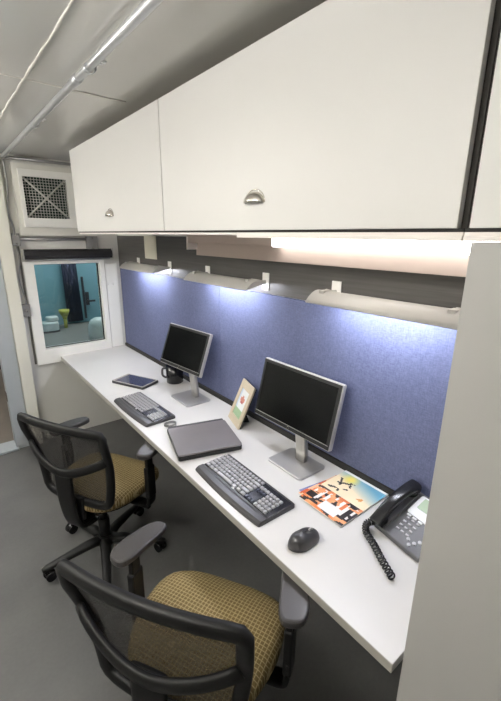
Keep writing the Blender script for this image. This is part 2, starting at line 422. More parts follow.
def box_thing(x0, x1, z0, z1, d, label, name='junction_box', toggle=False):
    o = empty(name, ((x0+x1)/2, W, z0)); tag(o, label, 'electrical box')
    rel(MB().box(x0, x1, W-d, W-.001, z0, z1, .003), o).build('box', 'steel_box', o)
    rel(MB().box(x0-.002, x1+.002, W-d-.003, W-d, z0-.002, z1+.002, .001), o).build('cover_plate', 'steel_box', o)
    mb = MB()
    if toggle:
        mb.box((x0+x1)/2-.005, (x0+x1)/2+.005, W-d-.012, W-d-.003, (z0+z1)/2-.01, (z0+z1)/2+.012)
        rel(mb, o).build('toggle', 'nickel', o)
    else:
        for zz in (z0+.012, z1-.012): rel(MB().cyl(((x0+x1)/2, W-d-.003, zz), ((x0+x1)/2, W-d-.006, zz), .005, n=10), o).build('screw', 'nickel', o)
box_thing(.484, .532, 1.655, 1.742, .04, 'square steel junction box at the left end of the pipe under the vent')
box_thing(1.02, 1.105, 1.625, 1.725, .045, 'square steel junction box sitting on the black blind cassette')
box_thing(.478, .531, 1.115, 1.205, .045, 'small steel switch box beside the left edge of the window frame', 'switch_box', True)

# vent
v = empty('wall_vent', (.76, W, 1.725)); tag(v, 'square off white vent with a wire grille, high on the end wall', 'vent')
mb = MB(); frame_ring(mb, .545, .985, 1.728, 2.232, .600, .905, 1.852, 2.150, W-.055, W-.001)
rel(mb, v).build('housing', 'vent_white', v)
mb = MB(); frame_ring(mb, .578, .955, 1.79, 2.195, .602, .903, 1.857, 2.145, W-.075, W-.055)
rel(mb, v).build('inner_frame', 'vinyl', v)
rel(MB().box(.605, .91, W-.012, W-.002, 1.845, 2.155), v).build('backing', mat('dark green filter', (30, 52, 44), .8), v)
mb = MB()
for i in range(1, 15):
    x = .600+i*.305/15; mb.cyl((x, W-.05, 1.852), (x, W-.05, 2.150), .0023, n=6)
    z = 1.852+i*.298/15; mb.cyl((.600, W-.047, z), (.905, W-.047, z), .0023, n=6)
rel(mb, v).build('grille', 'rod', v)
mb = MB().cyl((.602, W-.058, 1.857), (.902, W-.058, 2.145), .0065, n=8).cyl((.602, W-.058, 2.145), (.902, W-.058, 1.857), .0065, n=8).cyl((.752, W-.066, 2.0), (.752, W-.052, 2.0), .014, n=14)
rel(mb, v).build('cross_brace', 'rod', v)

# roller blind cassette
r = empty('roller_blind', (.882, W, 1.548)); tag(r, 'rolled up black blind cassette mounted above the window', 'blind')
prof = [(0, 0), (0, .07), (-.03, .078), (-.055, .06), (-.06, .03), (-.05, .004)]
n = len(prof); vs = [(.562-.9, y-.003, z) for y, z in prof]+[(1.236-.9, y-.003, z) for y, z in prof]
MB().add(vs, [tuple(range(n)), tuple(range(2*n-1, n-1, -1))]+[(i, (i+1) % n, n+(i+1) % n, n+i) for i in range(n)]).build('cassette', 'roller', r)
MB().cyl((.58-.9, -.03, -.004), (1.22-.9, -.03, -.004), .007, n=10).build('bottom_bar', 'galv', r)
for x in (.555-.9, 1.236-.9): MB().box(x, x+.007, -.06, -.001, -.005, .08, .001).build('end_cap', 'silver', r)

# ------------------------------------------------------------------ right wall: steel strip, blank plates, black skirting strip
structure(MB().box(XR-.009, XR-.0005, .309, W-.002, 1.463, 1.7335).build('trim_5', 'rail'))
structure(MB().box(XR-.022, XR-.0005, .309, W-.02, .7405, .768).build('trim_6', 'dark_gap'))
p = MB().box(XR-.014, XR-.0092, 2.73, 2.935, 1.568, 1.7335, .002).build('blank_plate', 'plate'); tag(p, 'tall cream blank plate on the steel strip above the far task lamp', 'cover plate')

structure(MB().box(XR-.012, XR-.0005, .309, W-.004, .002, .70).build('trim_7', 'desk_shade'))  # dark sheet added on the unseen wall to deepen shade under the desk
# tack panels
for y0, y1, lab in ((1.909, W-.022, 'blue fabric tack panel behind the far monitor, next to the window'), (.309, 1.9068, 'blue fabric tack panel behind the near monitor and phone')):
    o = empty('tack_panel', (XR-.02, (y0+y1)/2, .77)); tag(o, lab, 'panel')
    rel(MB().box(XR-.014, XR-.001, y0, y1, .77, 1.461, .004), o).build('fabric_face', 'blue_fabric', o)

# ------------------------------------------------------------------ worktops
def worktop(y0, y1, label):
    o = empty('worktop', (1.0, (y0+y1)/2, 0)); tag(o, label, 'desk')
    rel(MB().box(XD+.002, XR-.002, y0, y1, TOP-.03, TOP, .0015), o).build('top', 'desk', o)
    rel(MB().box(XD, XD+.002, y0, y1, TOP-.029, TOP-.001), o).build('edge_band', 'desk_edge', o)
    for yy in (y0+.25, y1-.25):
        mb = MB().box(1.0, XR-.002, yy-.012, yy+.012, TOP-.055, TOP-.03).box(XR-.03, XR-.002, yy-.012, yy+.012, .45, TOP-.055).prism([(0, 0), (.24, 0), (.24, -.2)], -.004, .004, T=Matrix.Translation((XR-.27, yy, TOP-.055)) @ Matrix.Rotation(PI/2, 4, 'X'))
        rel(mb, o).build('bracket', 'black_plastic', o)
worktop(2.386, W-.003, 'far white worktop ending at the window, with the tablet on it')
worktop(.322, 2.384, 'long near white worktop under both keyboards and monitors')

# side partition
tc_ = empty('tall_cupboard', (1.0, -.2, 0)); tag(tc_, 'tall grey laminate cupboard closing the near end of the desk, at the right edge', 'cupboard')
rel(MB().box(.748, XR-.002, -.75, .304, 0, 1.7345, .0015), tc_).build('body', 'partition', tc_)
rel(MB().box(.730, .747, -.75, .308, .002, 1.734, .0015), tc_).build('door', 'partition', tc_)

# ------------------------------------------------------------------ overhead cabinets
def cabinet(y0, y1, pull_y, label, g0=.003, g1=.003):
    o = empty('overhead_cabinet', (1.05, (y0+y1)/2, 1.7345)); tag(o, label, 'cabinet', 'overhead cabinets')
    yy = (y0+y1)/2
    mb = MB().box(XC+.02, XR-.001, y0, y0+.018, 1.752, 2.244).box(XC+.02, XR-.001, y1-.018, y1, 1.752, 2.244)
    rel(MB().box(XC+.02, XR-.001, y0, y1, 2.2442, 2.246), o).build('top_board', 'edge_white', o)
    mb.box(XC+.02, XR-.001, y0+.018, y1-.018, 2.226, 2.244).box(XR-.012, XR-.001, y0+.018, y1-.018, 1.752, 2.226)
    rel(mb, o).build('carcass', 'cab_gap_shade', o)
    rel(MB().box(XC+.008, XR-.001, y0, y1, 1.7445, 1.7515), o).build('bottom_board', 'edge_white', o)
    if y0 < 1.5: rel(MB().box(XC+.004, XC+.024, y0, min(y1, 1.06), 1.7355, 1.7444, .001), o).build('light_valance', 'edge_white', o)
    rel(MB().box(XC+.008, XC+.02, y0, y1, 1.752, 1.759), o).build('shadow_strip', 'dark_gap', o)  # dark strip standing in for the shade under the door
    dd = rel(MB().box(XC, XC+.018, y0+g0, y1-g1, 1.7585, 2.245, .0015), o).build('door', 'laminate', o)
    if pull_y is not None:
        # half-moon cup pull: quarter dome closed above, open below
        vs = []; fs = []; nu, nv = 16, 8; cw, ch, cd_ = .044, .032, .026
        for i in range(nu+1):
            a = PI*i/nu
            for jx in range(nv+1):
                b = PI/2*jx/nv
                vs.append((XC-cd_*math.sin(a)*math.sin(b), pull_y+cw*math.cos(a), 1.836+ch*math.sin(a)*math.cos(b)))
        for i in range(nu):
            for jx in range(nv): fs.append((i*(nv+1)+jx, (i+1)*(nv+1)+jx, (i+1)*(nv+1)+jx+1, i*(nv+1)+jx+1))
        mb = MB().add(vs, fs, True)
        rim = [(XC-.0005, pull_y+(cw+.003)*math.cos(PI*i/20), 1.837+(ch+.004)*math.sin(PI*i/20)) for i in range(21)]
        mb.sweep(rim, .004, .004, up=(1, 0, 0), n=6)
        mb.v = [(x-o.location.x, y-o.location.y, z-o.location.z) for x, y, z in mb.v]
        hp = mb.build('cup_pull', 'nickel', dd)
        sm = hp.modifiers.new('thick', 'SOLIDIFY'); sm.thickness = .002
    return o
cabinet(1.5675, 2.83, 2.19, 'far overhead cabinet with one cream flap door, nearest the vent')
cabinet(.349, 1.5655, .965, 'middle overhead cabinet above the near monitor, widest door in view', g1=.0015, g0=.010)
cabinet(-.75, .347, -.2, 'near overhead cabinet above the grey partition, cut by the right edge', g1=.010)

# under cabinet light
u = empty('under_cabinet_light', (1.24, 1.2, 1.62)); tag(u, 'long lit white fluorescent fixture under the middle overhead cabinet', 'light')
y0, y1 = .309, 2.12
mb = MB().box(1.262, 1.2905, y0, y1, 1.627, 1.7443, .001).box(1.20, 1.262, y1-.76, y1, 1.70, 1.7443, .002)
rel(mb, u).build('housing', mat('pinkish white reflector', (198, 182, 172), .3, var=.03), u)
rel(MB().box(1.20, 1.261, y0+.004, y1-.762, 1.695, 1.738, .004), u).build('diffuser', 'lens', u)
rel(MB().box(1.195, 1.262, y1-.012, y1+.001, 1.66, 1.735, .001), u).build('end_cap', 'edge_white', u)

# ------------------------------------------------------------------ task lamps
def task_lamp():
    o = empty('task_lamp', (0, 0, 0)); L = .30
    # arched shade, cross-section in x-z, extruded along y; origin at the wall
    pr = []; nn = 12
    for i in range(nn+1):
        a = i/nn; x = -.155+.125*a; z = (.004+.042*math.sin(min(1, a/.55)*PI/2)**.9)-(.016*max(0, (a-.6)/.4)**2)
        pr.append((x, z))
    vs = []; fs = []
    for yy in (-L, L):
        for x, z in pr: vs.append((x, yy, z))
        for x, z in pr[::-1]: vs.append((x+.003, yy, z-.004))
    n = 2*(nn+1)
    for i in range(n): fs.append((i, (i+1) % n, n+(i+1) % n, n+i))
    fs += [tuple(range(n))[::-1], tuple(range(n, 2*n))]
    q = MB().add(vs, fs, True)
    for s in (-1, 1):
        n_ = nn+1; a_ = [(x, s*(L-.002), z-.001) for x, z in pr]; b_ = [(x, s*(L-.005), z-.001) for x, z in pr]
        q.add(a_+b_, [tuple(range(n_)), tuple(range(2*n_-1, n_-1, -1))]+[(i, (i+1) % n_, n_+(i+1) % n_, n_+i) for i in range(n_)])
    q.build('shade', 'lamp_cream', o)
    MB().cyl((-.112, -L+.06, .018), (-.112, L-.06, .018), .009, n=14).build('tube', 'tube', o)
    for s in (-1, 1):
        mb = MB().sweep(arc([(-.085, s*(L-.045), .045), (-.06, s*(L-.035), .040), (-.03, s*(L-.03), .034), (-.0, s*(L-.03), .034)], 9), .012, .018, n=8)
        mb.box(-.115, -.075, s*(L-.045)-.012, s*(L-.045)+.012, .034, .05, .002)
        arm = mb.build('arm', 'lamp_cream', o)
        MB().box(-.006, -.0005, s*(L-.03)-.024, s*(L-.03)+.024, -.008, .078, .0015).build('wall_plate', 'vinyl', arm)
    return o
proto = task_lamp()
lamp_spots = [(.775, 'near task lamp with a cream arched shade, above the near monitor and phone'),
              (1.765, 'middle task lamp with a cream arched shade, over the seam between the blue panels'),
              (2.80, 'far task lamp with a cream arched shade, below the blank plate near the window')]
for i, (yy, lab) in enumerate(lamp_spots):
    o = proto if i == 0 else copy_tree(proto)
    o.location = (XR-.0095, yy, 1.488); tag(o, lab, 'lamp', 'task lamps over the blue panels')

# ------------------------------------------------------------------ monitors
def monitor(center, yaw, tilt, w, h, base, base_yaw, bw, bd, label, hinge_h, bz=TOP):
    """center of the screen, tilt back; base = (x,y) of the stand centre"""
    o = empty('monitor', (base[0], base[1], bz), 0); tag(o, label, 'monitor')
    Tb = Matrix.Rotation(base_yaw, 4, 'Z')
    MB().prism(rrect(-bd/2, bd/2, -bw/2, bw/2, .018), .0, .011, .003, T=Tb).build('base', 'stand', o)
    c = Vector(center)-o.location
    Ts = Matrix.Translation(c) @ Matrix.Rotation(yaw, 4, 'Z') @ Matrix.Rotation(tilt, 4, 'Y')
    nb = Vector((.035, 0, .011)); nb = Tb @ nb
    back = Ts @ Vector((.045, 0, -.02))
    top = Vector((back.x, back.y, back.z))
    MB().sweep([nb, nb+Vector((0, 0, .05)), Vector((nb.x*.6+top.x*.4, nb.y*.6+top.y*.4, (nb.z+top.z)/2)), top], .03, .058, up=(0, 1, 0), n=16, power=5).build('neck', 'silver', o)
    # local frame: face looks along -x, y across, z up
    t = .022
    sh = MB().prism(rrect(-w/2, w/2, -h/2, h/2, .008), 0, t, .003, T=Ts @ Matrix(((0, 0, 1, -.004), (1, 0, 0, 0), (0, 1, 0, 0), (0, 0, 0, 1))))
    sh.build('shell', 'silver', o)
    MB().box(t-.006, t+.022, -w*.36, w*.36, -h*.36, h*.36, .01, T=Ts).build('rear_housing', 'charcoal', o)
    bzl = MB(); 
    iw, ih = w-.010, h-.010; bz_ = .014; bb = .020
    fr = MB()
    Tm = Ts
    fr.box(-.0085, -.0035, -iw/2, iw/2, ih/2-bz_, ih/2, T=Tm).box(-.0085, -.0035, -iw/2, iw/2, -ih/2, -ih/2+bb, T=Tm)
    fr.box(-.0085, -.0035, -iw/2, -iw/2+bz_, -ih/2+bb, ih/2-bz_, T=Tm).box(-.0085, -.0035, iw/2-bz_, iw/2, -ih/2+bb, ih/2-bz_, T=Tm)
    fr.build('bezel', 'bezel', o)
    sl = MB().box(-.0098, -.0086, -iw/2+.004, iw/2-.004, -ih/2+bb-.003, -ih/2+bb-.0005, T=Tm)
    sl.build('chrome_line', 'silver', o)
    MB().box(-.0068, -.004, -iw/2+bz_, iw/2-bz_, -ih/2+bb, ih/2-bz_, T=Tm).build('screen', 'screen', o)
    ring = [Tm @ Vector((-.0096, .0065*math.cos(2*PI*i/18), -ih/2+bb*.42+.0065*math.sin(2*PI*i/18))) for i in range(18)]
    MB().sweep(ring, .0014, .0014, up=Tm.to_3x3() @ Vector((1, 0, 0)), n=6, closed=True).build('logo_ring', 'nickel', o)
    return o
monitor((1.186, 1.155, 1.022), .013, .236, .483, .291, (1.142, 1.088), 0., .215, .168,
        'wide flat black monitor on a grey square stand, nearer of the two', .2)
monitor((1.150, 2.112, 1.052), .103, .357, .432, .270, (1.135, 2.03), .0, .222, .172,
        'smaller black monitor with silver edge, farther one beside the tablet', .2)

# ------------------------------------------------------------------ keyboards: local x = depth (user at -x), y = width
def keyboard(label):
    o = empty('keyboard'); tag(o, label, 'keyboard', 'black keyboards')
    n = 14
    # body: profile across x, gently raised to the back; palm rest at the front
    prof = [(-.093, .004), (-.089, .010), (-.078, .016), (-.055, .017), (-.045, .013), (.07, .019), (.086, .018), (.090, .010)]
    hw = .226
    vs = []; fs = []; m = len(prof); ys = [-hw, -hw+.004, -hw+.016]+[-hw+.016+(2*hw-.032)*i/8 for i in range(1, 8)]+[hw-.016, hw-.004, hw]
    for yi, yy in enumerate(ys):
        sc = .93 if yi in (0, len(ys)-1) else (.985 if yi in (1, len(ys)-2) else 1)
        bow = -.010*(1-(yy/hw)**2)
        for x, z in prof: vs.append((x*sc+(bow if x < -.03 else 0), yy, z*(.7 if yi in (0, len(ys)-1) else 1)))
        vs.append((.090*sc, yy, 0)); vs.append((-.093*sc+bow, yy, 0))
    mm = m+2
    for i in range(len(ys)-1):
        for k in range(mm): fs.append((i*mm+k, i*mm+(k+1) % mm, (i+1)*mm+(k+1) % mm, (i+1)*mm+k))
    fs += [tuple(range(mm)), tuple((len(ys)-1)*mm+k for k in range(mm))]
    MB().add(vs, fs, False).build('body', 'charcoal', o)
    # key well
    MB().box(-.044, .076, -hw+.006, hw-.006, .0128, .0172, .001, T=Matrix.Rotation(-.055, 4, 'Y')).build('key_well', 'black_gloss', o)
    MB().prism(rrect(-.050, -.042, -.007, .007, .003), .0165, .0175).build('mark', 'silver', o)
    # keys
    mb = {}
    def key_mesh(wy, m_='key'):
        k = (round(wy, 4), m_)
        if k not in mb:
            q = MB().prism([(-.0066, -wy/2), (.0066, -wy/2), (.0066, wy/2), (-.0066, wy/2)], 0, .005, 0)
            bm = bmesh.new(); bmesh.ops.create_cube(bm, size=1)
            for v in bm.verts:
                tpr = .8 if v.co.z > 0 else 1
                v.co = Vector((v.co.x*.0148*tpr, v.co.y*(wy-.0)*(.82 if v.co.z > 0 and wy < .03 else (.95 if v.co.z > 0 else 1)), (v.co.z+.5)*.0065))
            q = MB(); q.frombm(bm); ob = q.build('key', m_, o); mb[k] = ob; return ob
        ob = mb[k].copy(); COL.objects.link(ob); ob.parent = o; return ob
    pitch = .0165
    K = .0148
    rows = [(-.0335, [.023]*3+[.104]+[.023]*3), (-.0140, [.038]+[K]*10+[.040]), (.0055, [.030]+[K]*11+[.034]), (.0250, [.025]+[K]*12+[.022]), (.0445, [K]*13+[.034]), (.0640, [K]*14)]
    # user sits at -x looking +x, so the left of the keyboard is +y
    for xr, ws in rows:
        yy = hw-.010; tot = sum(ws)+.0022*(len(ws)-1); avail = .280; gap = (avail-sum(ws))/(len(ws)-1) if len(ws) > 1 else 0
        for wv in ws:
            ob = key_mesh(wv); ob.location = (xr, yy-wv/2, .0150+.055*(xr+.03)); ob.rotation_euler = (0, -.055, 0); yy -= wv+gap
    for xr in (-.0335, .0250, .0445):          # cursor / navigation cluster
        for q in range(3):
            ob = key_mesh(.0145, 'key_blue' if xr < .03 else 'key'); ob.location = (xr, hw-.010-.280-.014-q*.0185, .0155+.055*(xr+.03)); ob.rotation_euler = (0, -.055, 0)
    for xr in (-.0335, -.0140, .0055, .0250, .0445):
        for q in range(4):
            ob = key_mesh(.0145); ob.location = (xr, hw-.010-.280-.014-.0575-q*.0185, .0155+.055*(xr+.03)); ob.rotation_euler = (0, -.055, 0)
    return o
k1 = keyboard('large charcoal keyboard with grey keys in front of the near monitor')
k1.location = (.843, 1.104, TOP+.0005); k1.rotation_euler = (0, 0, -.012)
k2 = copy_tree(k1); k2['label'] = 'charcoal keyboard with grey keys in front of the far monitor, beside the tablet'
k2.location = (.832, 2.062, TOP+.0005); k2.rotation_euler = (0, 0, .035)

# ------------------------------------------------------------------ laptop (closed)
lp = empty('laptop', (.917, 1.525, TOP), math.atan2(-.28, -.085)+PI/2+.0); tag(lp, 'closed grey laptop with black sides lying between the two keyboards', 'laptop')
ang = lp.rotation_euler.z; print('lap', ang)
lp.rotation_euler.z = -.29
MB().prism(rrect(-.157, .157, -.150, .150, .012), .001, .024, .003).build('base', 'black_gloss', lp)
MB().prism(rrect(-.156, .156, -.151, .130, .014), .0245, .034, .003).build('lid', 'laptop_grey', lp)
MB().prism(rrect(-.150, .150, .132, .151, .006), .024, .033, .003).build('hinge_strip', 'charcoal', lp)
for x in (-.12, .12):
    MB().cyl((x-.02, .1295, .026), (x+.02, .1295, .026), .004, n=12).build('hinge', 'black_gloss', lp)
# small cable coil at its far corner
cc = MB().sweep([(.0+.033*math.cos(t)*(1+.05*math.sin(3*t)), .022*math.sin(t), .006+.004*(t/(2*PI))) for t in [2*PI*i/26 for i in range(70)]], .006, .006, n=8)
cc.sweep(arc([(.033, .0, .006), (.01, -.045, .008), (-.01, -.075, .010)], 12), .006, .006, n=8)
o = cc.build('cable_coil', 'steel_box'); o.location = (.862, 1.775, TOP); tag(o, 'small coil of grey cable behind the corner of the closed laptop', 'cable')

# ------------------------------------------------------------------ tablet
tb = empty('tablet', (.968, 2.513, TOP), 0); tb.rotation_euler.z = .43; tag(tb, 'black tablet with a shiny screen lying at the far end of the desk', 'tablet')
MB().prism(rrect(-.083, .083, -.143, .143, .012), .0005, .018, .003).build('body', 'tablet_rim', tb)
MB().prism(rrect(-.070, .070, -.128, .120, .003), .0182, .0192).build('screen', 'tablet_glass', tb)
MB().prism(rrect(-.079, .079, -.139, .139, .011), .0178, .0183).build('bezel', mat('light tablet bezel', (176, 170, 160), .25), tb)

# ------------------------------------------------------------------ black pot behind the far monitor
cp = empty('pen_cup', (1.200, 2.36, TOP)); tag(cp, 'stout black cup partly hidden behind the far monitor', 'cup')
MB().lathe([(0, 0), (.052, 0), (.058, .004), (.062, .125), (.058, .125), (.052, .010), (0, .008)]).build('cup_body', 'black_gloss', cp)
MB().sweep(arc([(-.060, 0, .105), (-.082, 0, .10), (-.084, 0, .055), (-.058, 0, .035)], 16), .016, .014, up=(0, 1, 0), n=10).build('handle', 'charcoal', cp)
cp.rotation_euler.z = -.5

# ------------------------------------------------------------------ standing picture frame
def printed(name, parent, w, h, nx, ny, fn, T, thick=.0, smooth=False):
    """grid w x h whose cell colours come from fn(u,v) -> sRGB"""
    vs = []; fs = []
    for jx in range(ny+1):
        for i in range(nx+1): vs.append(T @ Vector(((i/nx-.5)*w, (jx/ny-.5)*h, 0)))
    for jx in range(ny):
        for i in range(nx): a = jx*(nx+1)+i; fs.append((a, a+1, a+nx+2, a+nx+1))
    me = bpy.data.meshes.new(name); me.from_pydata(vs, [], fs); me.update()
    at = me.color_attributes.new('print', 'FLOAT_COLOR', 'CORNER')
    for pi, p in enumerate(me.polygons):
        u_ = ((pi % nx)+.5)/nx; v_ = ((pi//nx)+.5)/ny; c = (*s2l(fn(u_, v_)), 1)
        for li in p.loop_indices: at.data[li].color = c
    me.materials.append(M['print']); o = bpy.data.objects.new(name, me); COL.objects.link(o)
    if parent is not None: o.parent = parent
    return o
pf = empty('picture_frame', (1.150, 1.596, TOP)); tag(pf, 'cream standing picture frame with a small photo, between the laptop and near monitor', 'picture frame')
pf.rotation_euler.z = -math.atan2(.055, .171)   # local y along the bottom edge
lean = .40
# local x of the frame board = y, board up = leaning
TF = Matrix.Rotation(lean, 4, 'Y') @ Matrix(((0, 0, 1, 0), (1, 0, 0, 0), (0, 1, 0, 0), (0, 0, 0, 1)))
mb = MB(); fw, fh = .172, .245
mb.box(-fw/2, -fw/2+.032, .002, fh, -.0, .012, .002, T=TF).box(fw/2-.032, fw/2, .002, fh, 0, .012, .002, T=TF)
mb.box(-fw/2+.032, fw/2-.032, .002, .045, 0, .012, .002, T=TF).box(-fw/2+.032, fw/2-.032, fh-.045, fh, 0, .012, .002, T=TF)
mb.build('frame', 'wood_frame', pf)
MB().box(-fw/2+.003, fw/2-.003, .005, fh-.003, .0121, .019, T=TF).build('backing_board', 'black_plastic', pf)
def photo_fn(u, v):
    if (u-.5)**2*6+(v-.62)**2*14 < .32: return (196, 128, 110) if v > .6 else (170, 90, 92)
    if v < .3: return (150, 178, 140)
    return (222, 226, 226) if u > .2 else (190, 205, 220)
printed('photo', pf, fw-.063, fh-.089, 12, 14, photo_fn, TF @ Matrix.Translation((0, fh/2, .004)) @ Matrix.Rotation(PI, 4, 'Y'))
MB().prism([(.0, 0), (.05, 0), (.012, .11)], -.018, .018, T=Matrix.Translation((.045, 0, 0)) @ Matrix.Rotation(PI/2, 4, 'X')).build('easel_leg', 'black_plastic', pf)

# ------------------------------------------------------------------ mouse
mo = empty('computer_mouse', (.825, .736, TOP)); mo.rotation_euler.z = .02; mo.scale = (1.1, 1.1, 1.1); tag(mo, 'black ergonomic mouse on the bare near end of the desk', 'mouse')
vs = []; fs = []; nu, nv = 28, 10
for jx in range(nv+1):
    ph = PI/2*jx/nv
    for i in range(nu):
        a = 2*PI*i/nu; c, s = math.cos(a), math.sin(a)
        rx = .060*(1+.05*c); ry = .037*(1+.10*math.cos(a+.7))*(1-.10*math.exp(-((c-.1)/.35)**2))
        k = math.cos(ph)**.55 if jx < nv else 0
        hgt = .034*(1-.24*c-.10*s)
        vs.append((rx*c*k, ry*s*k, .003+hgt*math.sin(ph)*(1-.0*k)))
for jx in range(nv):
    for i in range(nu): fs.append((jx*nu+i, jx*nu+(i+1) % nu, (jx+1)*nu+(i+1) % nu, (jx+1)*nu+i))
MB().add(vs, fs, True).add([vs[i] for i in range(nu)][::-1], [tuple(range(nu))]).build('shell', 'charcoal', mo)
MB().cyl((.034, -.003, .026), (.034, .003, .026), .0085, n=18).build('scroll_wheel', 'silver', mo)
MB().prism(rrect(-.052, .054, -.026, .026, .024), .0, .004).build('base', 'black_gloss', mo)
MB().sweep([(.054, 0, .018), (.03, 0, .0275), (.008, 0, .0335)], .0015, .0015, n=6).build('button_split', 'black_gloss', mo)

# ------------------------------------------------------------------ brochures
def sheet(name, label, loc, rz, w, h, z, fn, nx=66, ny=44, thick=.0022):
    o = empty(name, (loc[0], loc[1], z), rz); tag(o, label, 'brochure')
    MB().box(-w/2, w/2, -h/2, h/2, 0, thick, 0).build('pages', 'paper_edge', o)
    printed('cover', o, w-.001, h-.001, nx, ny, fn, Matrix.Translation((0, 0, thick+.0003)))
    return o
def rnd(u, v, s):  # small value noise
    def hsh(i, jx): return (math.sin(i*127.1+jx*311.7+s)*43758.5453) % 1
    i, jx = math.floor(u), math.floor(v); fu, fv = u-i, v-jx
    return (hsh(i, jx)*(1-fu)+hsh(i+1, jx)*fu)*(1-fv)+(hsh(i, jx+1)*(1-fu)+hsh(i+1, jx+1)*fu)*fv
def lerp(a, b, t): t = max(0, min(1, t)); return tuple(x+(y-x)*t for x, y in zip(a, b))
def fn_top(u, v):
    # u: from desk front (0) towards the panels (1); v: from phone side (0) to monitor side (1)
    n = rnd(u*14, v*10, 1.7); n2 = rnd(u*26, v*9, 5.1)
    if u > .44:
        sky = lerp((252, 234, 200), (104, 166, 194), (u-.62)/.3-(v-.3)*.9)
        sky = lerp(sky, (246, 230, 120), 1.3-8*math.hypot(u-.86, (v-.72)*.8))
        if u > .955: sky = (236, 238, 240)
        if n > .72 and u < .62 and v < .5: sky = (226, 158, 86)
        if .50 < u < .80 and .55 < v < .9 and (abs((u*13+v*5) % 2-1) < .26 or abs((u*6-v*9) % 2-1) < .2) and n2 > .36: sky = (44, 40, 40)
        return sky
    if .05 < u < .22 and .22 < v < .62: return (240, 238, 236)
    if .14 < u < .40 and (abs((v*7) % 1-.5) < .20) and n < .6: return (244, 240, 236)
    if n2 > .62 or (v > .70 and .12 < u < .24) or (v < .24 and .1 < u < .34): return (46, 40, 42)
    return lerp((214, 112, 62), (244, 190, 140), n)
def fn_mid(u, v):
    n = rnd(u*10, v*8, 3.3); return (196, 92, 50) if n > .55 else ((60, 52, 60) if n < .2 else (236, 190, 150))
def fn_blue(u, v):
    n = rnd(u*9, v*9, 9.1); return lerp((60, 72, 130), (150, 160, 200), n) if u < .6 else (232, 234, 244)
sheet('brochure', 'blue brochure at the bottom of the pile beside the near monitor stand', (1.115, .842, TOP), -.16, .23, .17, TOP+.0005, fn_blue, 30, 22)
sheet('brochure', 'orange brochure in the middle of the pile, peeking out towards the keyboard', (1.100, .825, TOP), -.07, .22, .195, TOP+.0032, fn_mid, 30, 22)
sheet('brochure', 'large glossy brochure with blue and yellow sky print, topmost of the pile', (1.128, .803, TOP), .0, .296, .212, TOP+.006, fn_top)

# ------------------------------------------------------------------ desk phone; local x = depth (back is +x), y = width, user at -x
ph = empty('desk_phone', (1.160, .520, TOP), -.17); tag(ph, 'grey desk phone with a black handset and green screen beside the partition', 'phone')
tilt = .40
Tp = Matrix.Rotation(-tilt, 4, 'Y')
wy = .20
prof = [(-.115, .004), (-.112, .020), (.10, .105), (.118, .100), (.075, .0), ]
nn = len(prof); vs = [(x, -wy/2, z) for x, z in prof]+[(x, wy/2, z) for x, z in prof]
bm = bmesh.new(); V = [bm.verts.new(v) for v in vs]
bm.faces.new(V[:nn]); bm.faces.new(V[nn:][::-1])
for i in range(nn): bm.faces.new((V[i], V[(i+1) % nn], V[nn+(i+1) % nn], V[nn+i]))
bmesh.ops.recalc_face_normals(bm, faces=bm.faces); bmesh.ops.bevel(bm, geom=bm.edges[:], offset=.004, segments=2, profile=.5, affect='EDGES')
q = MB(); q.frombm(bm); q.build('body', 'phone_grey', ph)
def on_face(x, y, up=0.):   # point on the sloping face; x along slope from the front edge
    a = math.atan2(.085, .212); return Matrix.Translation((-.112, y, .020)) @ Matrix.Rotation(-a, 4, 'Y') @ Matrix.Translation((x, 0, up))
for r_ in range(4):
    for c_ in range(3):
        MB().box(-.004, .004, -.006, .006, 0, .005, .0012, T=on_face(.044+r_*.0205, .024-c_*.021, 0)).build('key', 'key', ph)
for c_ in range(3):
    MB().box(-.004, .004, -.008, .008, 0, .005, .0015, T=on_face(.118, .030-c_*.024, 0)).build('soft_key', 'phone_white', ph)
for (xx, yy) in ((.035, -.03), (.035, -.055), (.052, -.066), (.018, -.045), (.07, -.075), (.09, -.075)):
    MB().cyl(on_face(xx, yy, 0) @ Vector((0, 0, 0)), on_face(xx, yy, .005) @ Vector((0, 0, 0)), .0065, n=14).build('round_key', 'key', ph)
MB().prism(rrect(-.064, .036, -.090, .054, .01), 0, .007, .002, T=on_face(.188, -.008, 0)).build('screen_bezel', 'phone_white', ph)
MB().prism(rrect(-.030, .024, -.060, .036, .004), .0072, .0085, T=on_face(.192, -.008, 0)).build('screen', 'lcd', ph)
# cradle and handset
MB().prism(rrect(-.10, .10, -.022, .022, .01), 0, .012, .003, T=on_face(.115, .076, 0)).build('cradle', 'phone_grey', ph)
ph.scale = (.87, .95, .95); hs = empty('handset', (1.160, .520, TOP), -.17); hs.scale = (.87, .95, .95); tag(hs, 'black phone handset resting in its cradle on the grey desk phone', 'handset')
A = on_face(.0, .080, .002)
path = [A @ Vector(p) for p in ((-.012, 0, .020), (.01, 0, .030), (.05, 0, .043), (.11, 0, .050), (.17, 0, .046), (.21, 0, .036), (.228, 0, .026))]
hp = arc(path, 30); m_ = len(hp)
wd = [.046+.012*abs(2*i/(m_-1)-1)**2 for i in range(m_)]; ht = [.030+.014*abs(2*i/(m_-1)-1)**3 for i in range(m_)]
wd[0] *= .7; wd[-1] *= .7; ht[0] *= .6; ht[-1] *= .6
MB().sweep(hp, wd, ht, up=(0, 0, 1), n=18, power=3).build('grip', 'black_gloss', hs)
MB().cyl(A @ Vector((.022, 0, .014)), A @ Vector((.022, 0, .034)), .025, n=24).build('mouthpiece', 'black_gloss', hs)
MB().cyl(A @ Vector((.200, 0, .014)), A @ Vector((.200, 0, .036)), .025, n=24).build('earpiece', 'black_gloss', hs)
